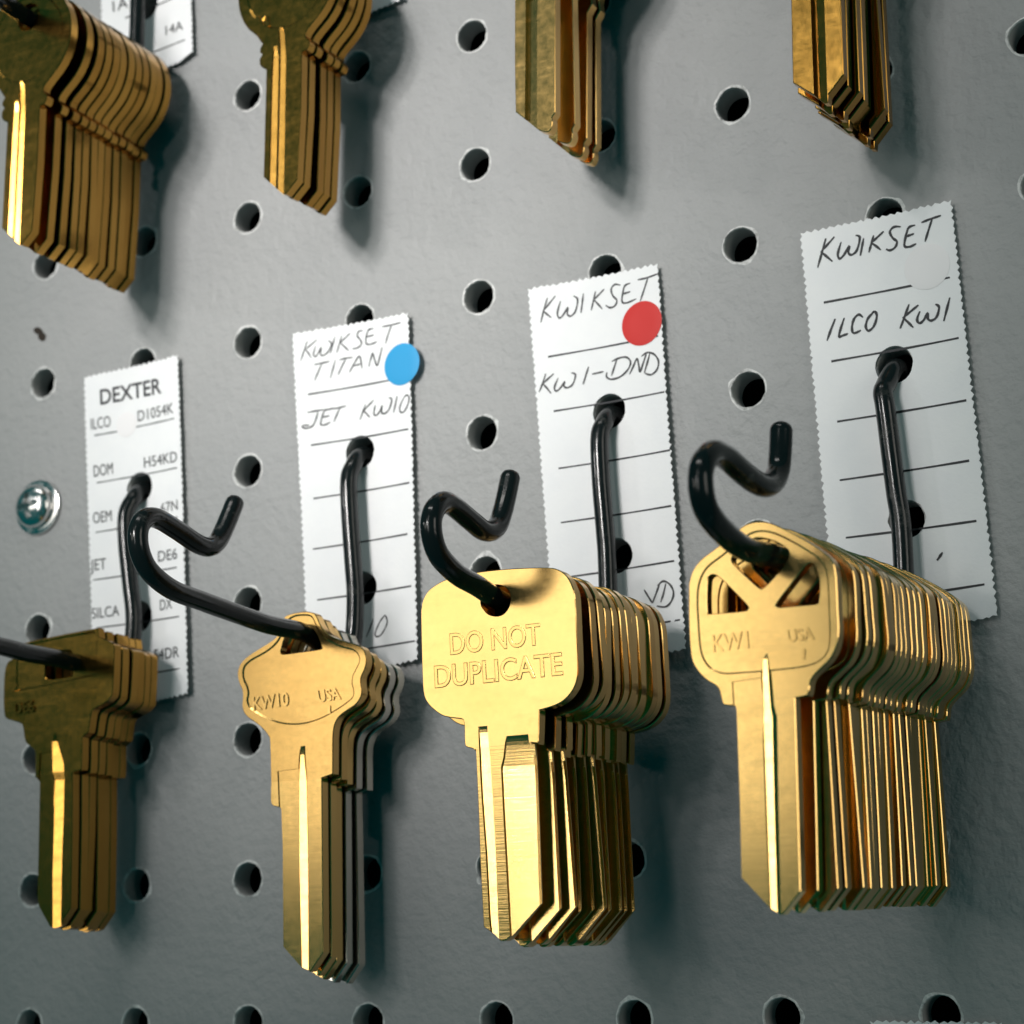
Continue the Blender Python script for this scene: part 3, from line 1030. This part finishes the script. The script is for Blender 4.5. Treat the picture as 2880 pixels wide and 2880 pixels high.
stack(bow, blade, BRASS, BRASS_MILLED, let, X_F, zs, PEG_F, 0, 'brass key blank with plain rounded bow', 'under the red-dotted tag',
      'plain rounded brass key blanks on the hook of the red-dotted tag', 0.8, dx0=-0.1)

# ---- scalloped bow
K6 = Crop(700, 2150, 3.066)
zf = 19.0
og = (X_D, peg_at(PEG_D, zf))
A = lambda pts: CK.z(pts, zf, og)
B = lambda pts: K6.z(pts, zf, og)
outer = A([(570, 150), (630, 108), (780, 78), (880, 86), (925, 120), (960, 200), (1012, 282), (1085, 342), (1200, 390), (1330, 428), (1415, 462), (1458, 530), (1470, 620),
           (1448, 710), (1414, 785), (1408, 850), (1420, 930), (1410, 1000), (1360, 1080), (1285, 1135), (1205, 1190), (1150, 1250), (1116, 1340), (1106, 1450, 1),
           (1104, 1842, 1), (985, 1886, 1)]) \
    + B([(632, 600, 1), (640, 1620, 1), (527, 1790, 1), (500, 1778, 1), (440, 1742, 1), (290, 1570, 1), (285, 700, 1), (272, 372, 1), (235, 364), (202, 352), (186, 310)]) \
    + A([(430, 1932, 1), (420, 1500), (402, 1430), (360, 1370), (300, 1312), (200, 1240), (140, 1180), (118, 1100), (124, 1010), (118, 930), (88, 860), (68, 775), (76, 700),
         (112, 625), (190, 555), (300, 482), (410, 415), (490, 350), (535, 265)])
panel = A([(600, 175), (680, 118), (780, 104), (865, 115), (906, 170), (955, 275), (1045, 375), (1195, 448), (1325, 482), (1388, 540), (1400, 620), (1362, 705), (1326, 780),
           (1320, 860), (1338, 940), (1325, 1010), (1250, 1080), (1105, 1175), (960, 1250), (800, 1298), (640, 1308), (480, 1280), (330, 1215), (205, 1130), (166, 1050),
           (178, 970), (164, 895), (132, 825), (120, 745), (142, 660), (220, 590), (340, 525), (445, 450), (515, 365), (555, 265)])
hole = A([(530, 512), (540, 470), (558, 395), (600, 300), (660, 256), (760, 246), (850, 255), (900, 290), (940, 365), (976, 455), (960, 486), (755, 515), (560, 540)])
bm = plate(sm(outer), [sm(hole)], sm(panel), 0.22)
gl = A([(758, 1538), (738, 1640), (726, 1900)]) + B([(422, 150), (425, 900), (446, 1745)])
gr = A([(806, 1538), (808, 1640), (828, 1900)]) + B([(505, 200), (514, 700), (524, 1780)])
rec = A([(500, 1812), (735, 1782)]) + B([(440, 600), (460, 1745), (480, 1900), (200, 1900), (200, 375), (258, 368), (246, 70)])
bm = carve(bm, [groove(gl, gr, 0.28, 18.3, 4.0, 0.14, 0.65), prism(rec, 0.22)])
bow, blade = split(bm, A([(985, 1890)])[0][1])
let = stamped([('KW10', *A([(240, 1150), (625, 1095), (228, 1005)]), 0.22), ('USA', *A([(950, 1060), (1190, 1025), (928, 935)]), 0.22),
               ('I', *A([(1050, 1190), (1078, 1184), (1046, 1105)]), 0.2)], -0.21)
zs = [19.0, 16.5, 14.2, 11.2, 8.4]
stack(bow, blade, BRASS, BRASS, let, X_D, zs, PEG_D, 0, '', 'under the blue-dotted tag', 'scalloped key blanks on the hook of the blue-dotted tag', 0.5,
      mats=[None, None, None, NICKEL, NICKEL], looks=['brass key blank with scalloped bow'] * 3 + ['silvery nickel key blank with scalloped bow'] * 2)

# ---- stepped bow with a recessed panel, dark
K8 = Crop(50, 2150, 3.864)
zf = 19.0
og = (X_B, peg_at(PEG_B, zf))
A = lambda pts: CROPK.z(pts, zf, og)
B = lambda pts: K8.z(pts, zf, og)
outer = A([(160, 425, 1), (165, 330), (200, 285), (350, 240, 1), (700, 168, 1), (1030, 106), (1060, 110), (1072, 200, 1), (1160, 235), (1220, 270), (1242, 340), (1226, 760), (1195, 862),
           (1110, 930), (1030, 972), (990, 1030), (962, 1215), (930, 1252), (892, 1290, 1), (885, 1610), (850, 1648), (788, 1668, 1)]) \
    + B([(592, 700, 1), (575, 1558, 1), (450, 1748, 1), (395, 1775), (345, 1762), (300, 1685), (222, 1545, 1), (205, 1450, 1), (215, 1000, 1), (232, 190, 1), (196, 140)]) \
    + A([(380, 1700), (380, 1460), (345, 1400), (285, 1352), (262, 1290), (250, 1200), (228, 1140), (150, 1112), (60, 1078), (40, 1000), (36, 860), (42, 640), (60, 520), (95, 460)])
panel = A([(176, 470, 1), (176, 745), (205, 786), (1000, 622), (1046, 590), (1050, 160, 1), (1020, 135, 1), (700, 190, 1), (350, 262, 1), (200, 310, 1)])
hole = A([(482, 405), (482, 610), (512, 655), (640, 646), (755, 628), (782, 600), (776, 380), (745, 340), (640, 342), (520, 362)])
bm = plate(sm(outer), [sm(hole)], sm(panel), 0.22)
gl = A([(596, 1248), (566, 1330), (556, 1480), (560, 1750)]) + B([(398, 120), (380, 400), (366, 1200), (368, 1700)])
gr = A([(612, 1248), (640, 1400), (690, 1560), (700, 1750)]) + B([(504, 200), (500, 500), (480, 1000), (468, 1700)])
rec = A([(432, 1462), (562, 1436), (566, 1800)]) + B([(390, 500), (372, 1200), (372, 1900), (100, 1900), (100, 175), (222, 170)])
bm = carve(bm, [groove(gl, gr, 0.2, 22.7, 4.0, 0.12, 0.5), prism(rec, 0.24)])
bow, blade = split(bm, A([(788, 1672)])[0][1])
let = stamped([('DE6', *A([(168, 1035), (385, 1010), (162, 905)]), 0.34)], 0.0, 0.0, 0.022)
zs = [19.0, 16.3, 13.9, 11.8, 9.9, 8.0]
stack(bow, blade, BRASS_SHADED, BRASS_SHADED, let, X_B, zs, PEG_B, 0, 'dark brown brass key blank with stepped bow', 'under the printed tag',
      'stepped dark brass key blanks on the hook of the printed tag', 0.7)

# ---- upper row: round bows (two stacks)
def arc(cx, cy, rr, a0, a1, n):
    return [(cx + rr * math.cos(math.radians(a0 + (a1 - a0) * k / n)), cy + rr * math.sin(math.radians(a0 + (a1 - a0) * k / n))) for k in range(n + 1)]

def round_key():
    outer = [(3.48, -19.02, 1), (4.6, -18.8), (5.1, -17.9), (4.9, -17.0), (4.35, -16.55), (4.3, -15.6), (5.4, -14.4)] + arc(0, -5, 10.65, -50, 232, 26) \
        + [(-5.55, -14.9), (-5.2, -15.4), (-5.7, -16.1), (-5.75, -16.9), (-5.25, -17.4), (-5.8, -18.2), (-5.75, -19.4), (-5.0, -20.2), (-4.35, -20.5, 1),
           (-5.02, -41.3, 1), (-1.07, -45.25, 1), (-0.2, -45.6, 1), (2.3, -43.3, 1), (3.2, -30, 1)]
    panel = arc(0, -4.8, 8.7, 0, 345, 24)
    hole = arc(0, -0.2, 2.7, 0, 342, 18)
    bm = plate(smooth_closed(outer, 3), [hole], panel, 0.25)
    g1l = [(-2.6, -16.4), (-2.95, -19), (-3.2, -24), (-3.8, -42)]
    g1r = [(-1.9, -16.4), (-1.6, -19), (-1.7, -24), (-2.3, -44)]
    g2l = [(-1.6, -12.4), (-1.5, -14.5), (-1.35, -19), (-1.5, -24), (-2.1, -44)]
    g2r = [(-1.2, -12.4), (-0.3, -14.5), (0.0, -19), (-0.1, -24), (-0.6, -46)]
    bm = carve(bm, [groove(g1l, g1r, 0.25, 20.0, 2.5), groove(g2l, g2r, 0.25, 20.0, 4.0)])
    return split(bm, -19.6)

bow, blade = round_key()
let = stamped([('Y1', (-6.0, -11.6), (-3.6, -12.2), (-6.3, -9.6), 0.2)], -0.24, 0.03, 0.0)
zs = [23.0, 20.3, 17.3, 14.9, 12.0]
stack(bow, blade, BRASS_SHADED, BRASS_SHADED, let, X_D, zs, PEG_T, TOP_DY, 'brass key blank with round bow', 'above the blue-dotted tag',
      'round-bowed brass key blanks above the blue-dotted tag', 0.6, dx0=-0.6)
bow, blade = round_key()
zs = [36.0, 31.4, 28.4, 26.0, 23.8, 21.6, 19.3, 17.1, 14.9, 12.7, 10.4, 8.0]
stack(bow, blade, BRASS_SHADED, BRASS_SHADED, None, X_B, zs, PEG_T1, TOP_DY, 'dark brass key blank with round bow', 'beside the clipped tag',
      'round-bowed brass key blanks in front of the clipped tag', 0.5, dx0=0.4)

# ---- upper row: narrow blade with a slanted tip
K9 = Crop(1400, 0, 4.025)
zf = 24.5
og = (X_F, peg_at(PEG_T, zf) + TOP_DY)
B = lambda pts: K9.z(pts, zf, og)
tipl = B([(650, 1270, 1), (612, 1330, 1), (618, 1400), (590, 1475), (540, 1494), (460, 1470, 1), (200, 1265, 1), (190, 700, 1), (192, 0, 1)])
rt = B([(650, 0, 1)])
outer = [(rt[0][0] + 0.1, -20.0, 1), (5.2, -18.6, 1), (5.2, -16.0), (7.5, -13.2)] + arc(0, -4.5, 11.5, -38, 218, 24) + [(-7.0, -13.4), (-4.6, -16.2), (-4.4, -18.6, 1), (tipl[-1][0] - 0.05, -20.0, 1)] + tipl[::-1] + rt
bm = plate(smooth_closed(outer, 3), [arc(0, -0.2, 2.7, 0, 342, 18)], None)
gl = [(-0.6, -17.0), (-0.5, -20.0)] + B([(315, 0), (312, 700), (305, 1340), (300, 1500)])
gr = [(1.6, -17.0), (1.8, -20.0)] + B([(446, 0), (444, 700), (444, 1450), (446, 1560)])
bm = carve(bm, [groove(gl, gr, 0.75, -10, 3.5, 0.2, 0.1)])
bow, blade = split(bm, -19.0)
stack(bow, blade, BRASS, BRASS, None, X_F, [24.5, 18.2, 11.8, 8.6], PEG_T, TOP_DY, 'slant-tipped brass key blank', 'above the red-dotted tag',
      'slant-tipped brass key blanks above the red-dotted tag', 0.4)

# ---- upper row: dark keys with a pointed tip
K10 = Crop(2180, 0, 4.025)
zf = 30.0
og = (X_H, peg_at(PEG_T, zf) + TOP_DY)
B = lambda pts: K10.z(pts, zf, og)
lo = B([(742, 0, 1), (762, 500, 1), (776, 838, 1), (600, 1072, 1), (592, 1155, 1), (540, 1155, 1), (492, 1112, 1), (440, 1076, 1), (200, 935, 1), (190, 500, 1), (180, 0, 1)])
outer = [(4.9, -22.0, 1), (6.2, -20.0, 1), (6.2, -17.0), (8.2, -14.0)] + arc(0, -4.5, 12.0, -38, 218, 24) + [(-7.8, -14.0), (-5.4, -17.0), (-5.4, -20.0, 1), (lo[-1][0], -22.0, 1)] + lo[::-1]
bm = plate(smooth_closed(outer, 3), [arc(0, -0.2, 2.7, 0, 342, 18)], None)
gl = [(-0.8, -19.0), (-0.7, -22.0)] + B([(402, 0), (418, 500), (440, 1080), (444, 1200)])
gr = [(1.9, -19.0), (2.0, -22.0)] + B([(556, 0), (572, 500), (592, 1080), (596, 1200)])
bm = carve(bm, [groove(gl, gr, 0.85, -10, 3.5, 0.45, 0.12)])
bow, blade = split(bm, -21.0)
zs = [30.0, 25.6, 22.8, 19.9, 17.2, 14.4, 11.6, 8.8]
stack(bow, blade, BRASS_SHADED, BRASS_SHADED, None, X_H, zs, PEG_T, TOP_DY, 'dark brass key blank with pointed tip', 'above the white-dotted tag',
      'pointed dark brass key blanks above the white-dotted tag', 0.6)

# ------------------------------------------------------------------ screw in the board
def lathe(bm, prof, n=40, mi=0, cx=0.0, cy=0.0):
    rs = []
    for (rr, z) in prof:
        rs.append([bm.verts.new((cx + rr * math.cos(2 * math.pi * k / n), cy + rr * math.sin(2 * math.pi * k / n), z)) for k in range(n)])
    for a, b2 in zip(rs, rs[1:]):
        bridge(bm, a, b2, mi)
    bm.faces.new(rs[-1])
    bm.faces.new(rs[0])

KS = Crop(0, 1280, 6.9)
sx, sy = KS.z([(715, 1010)], 0.8)[0]
root = empty('screw', (sx, sy, 0))
tag(root, 'shiny zinc cross-head screw with a round washer in the grey board', 'screw')
bm = bmesh.new()
lathe(bm, [(4.6, 0.05), (5.55, 0.05), (5.65, 0.35), (5.5, 0.75), (4.9, 0.95), (2.0, 0.95)])
bmesh.ops.recalc_face_normals(bm, faces=bm.faces[:])
new_obj('washer', bm, ZINC, root, smooth=35)
bm = bmesh.new()
prof = [(2.0, 0.4), (4.15, 0.97), (4.4, 1.25), (4.4, 1.7)] + [(4.4 * math.cos(t_), 1.7 + 2.3 * math.sin(t_)) for t_ in [math.radians(a_) for a_ in (10, 22, 34, 46, 58, 70, 80, 87)]]
lathe(bm, prof)
bmesh.ops.recalc_face_normals(bm, faces=bm.faces[:])
cuts = []
for a_ in (8, 98):
    c = bmesh.new()
    bmesh.ops.create_cube(c, size=1, matrix=Matrix.Rotation(math.radians(a_), 4, 'Z') @ Matrix.Translation((0, 0, 3.7)) @ Matrix.Diagonal((5.2, 1.25, 3.6, 1)))
    cuts.append(c)
bm = carve(bm, cuts)
new_obj('head', bm, ZINC, root, smooth=35)
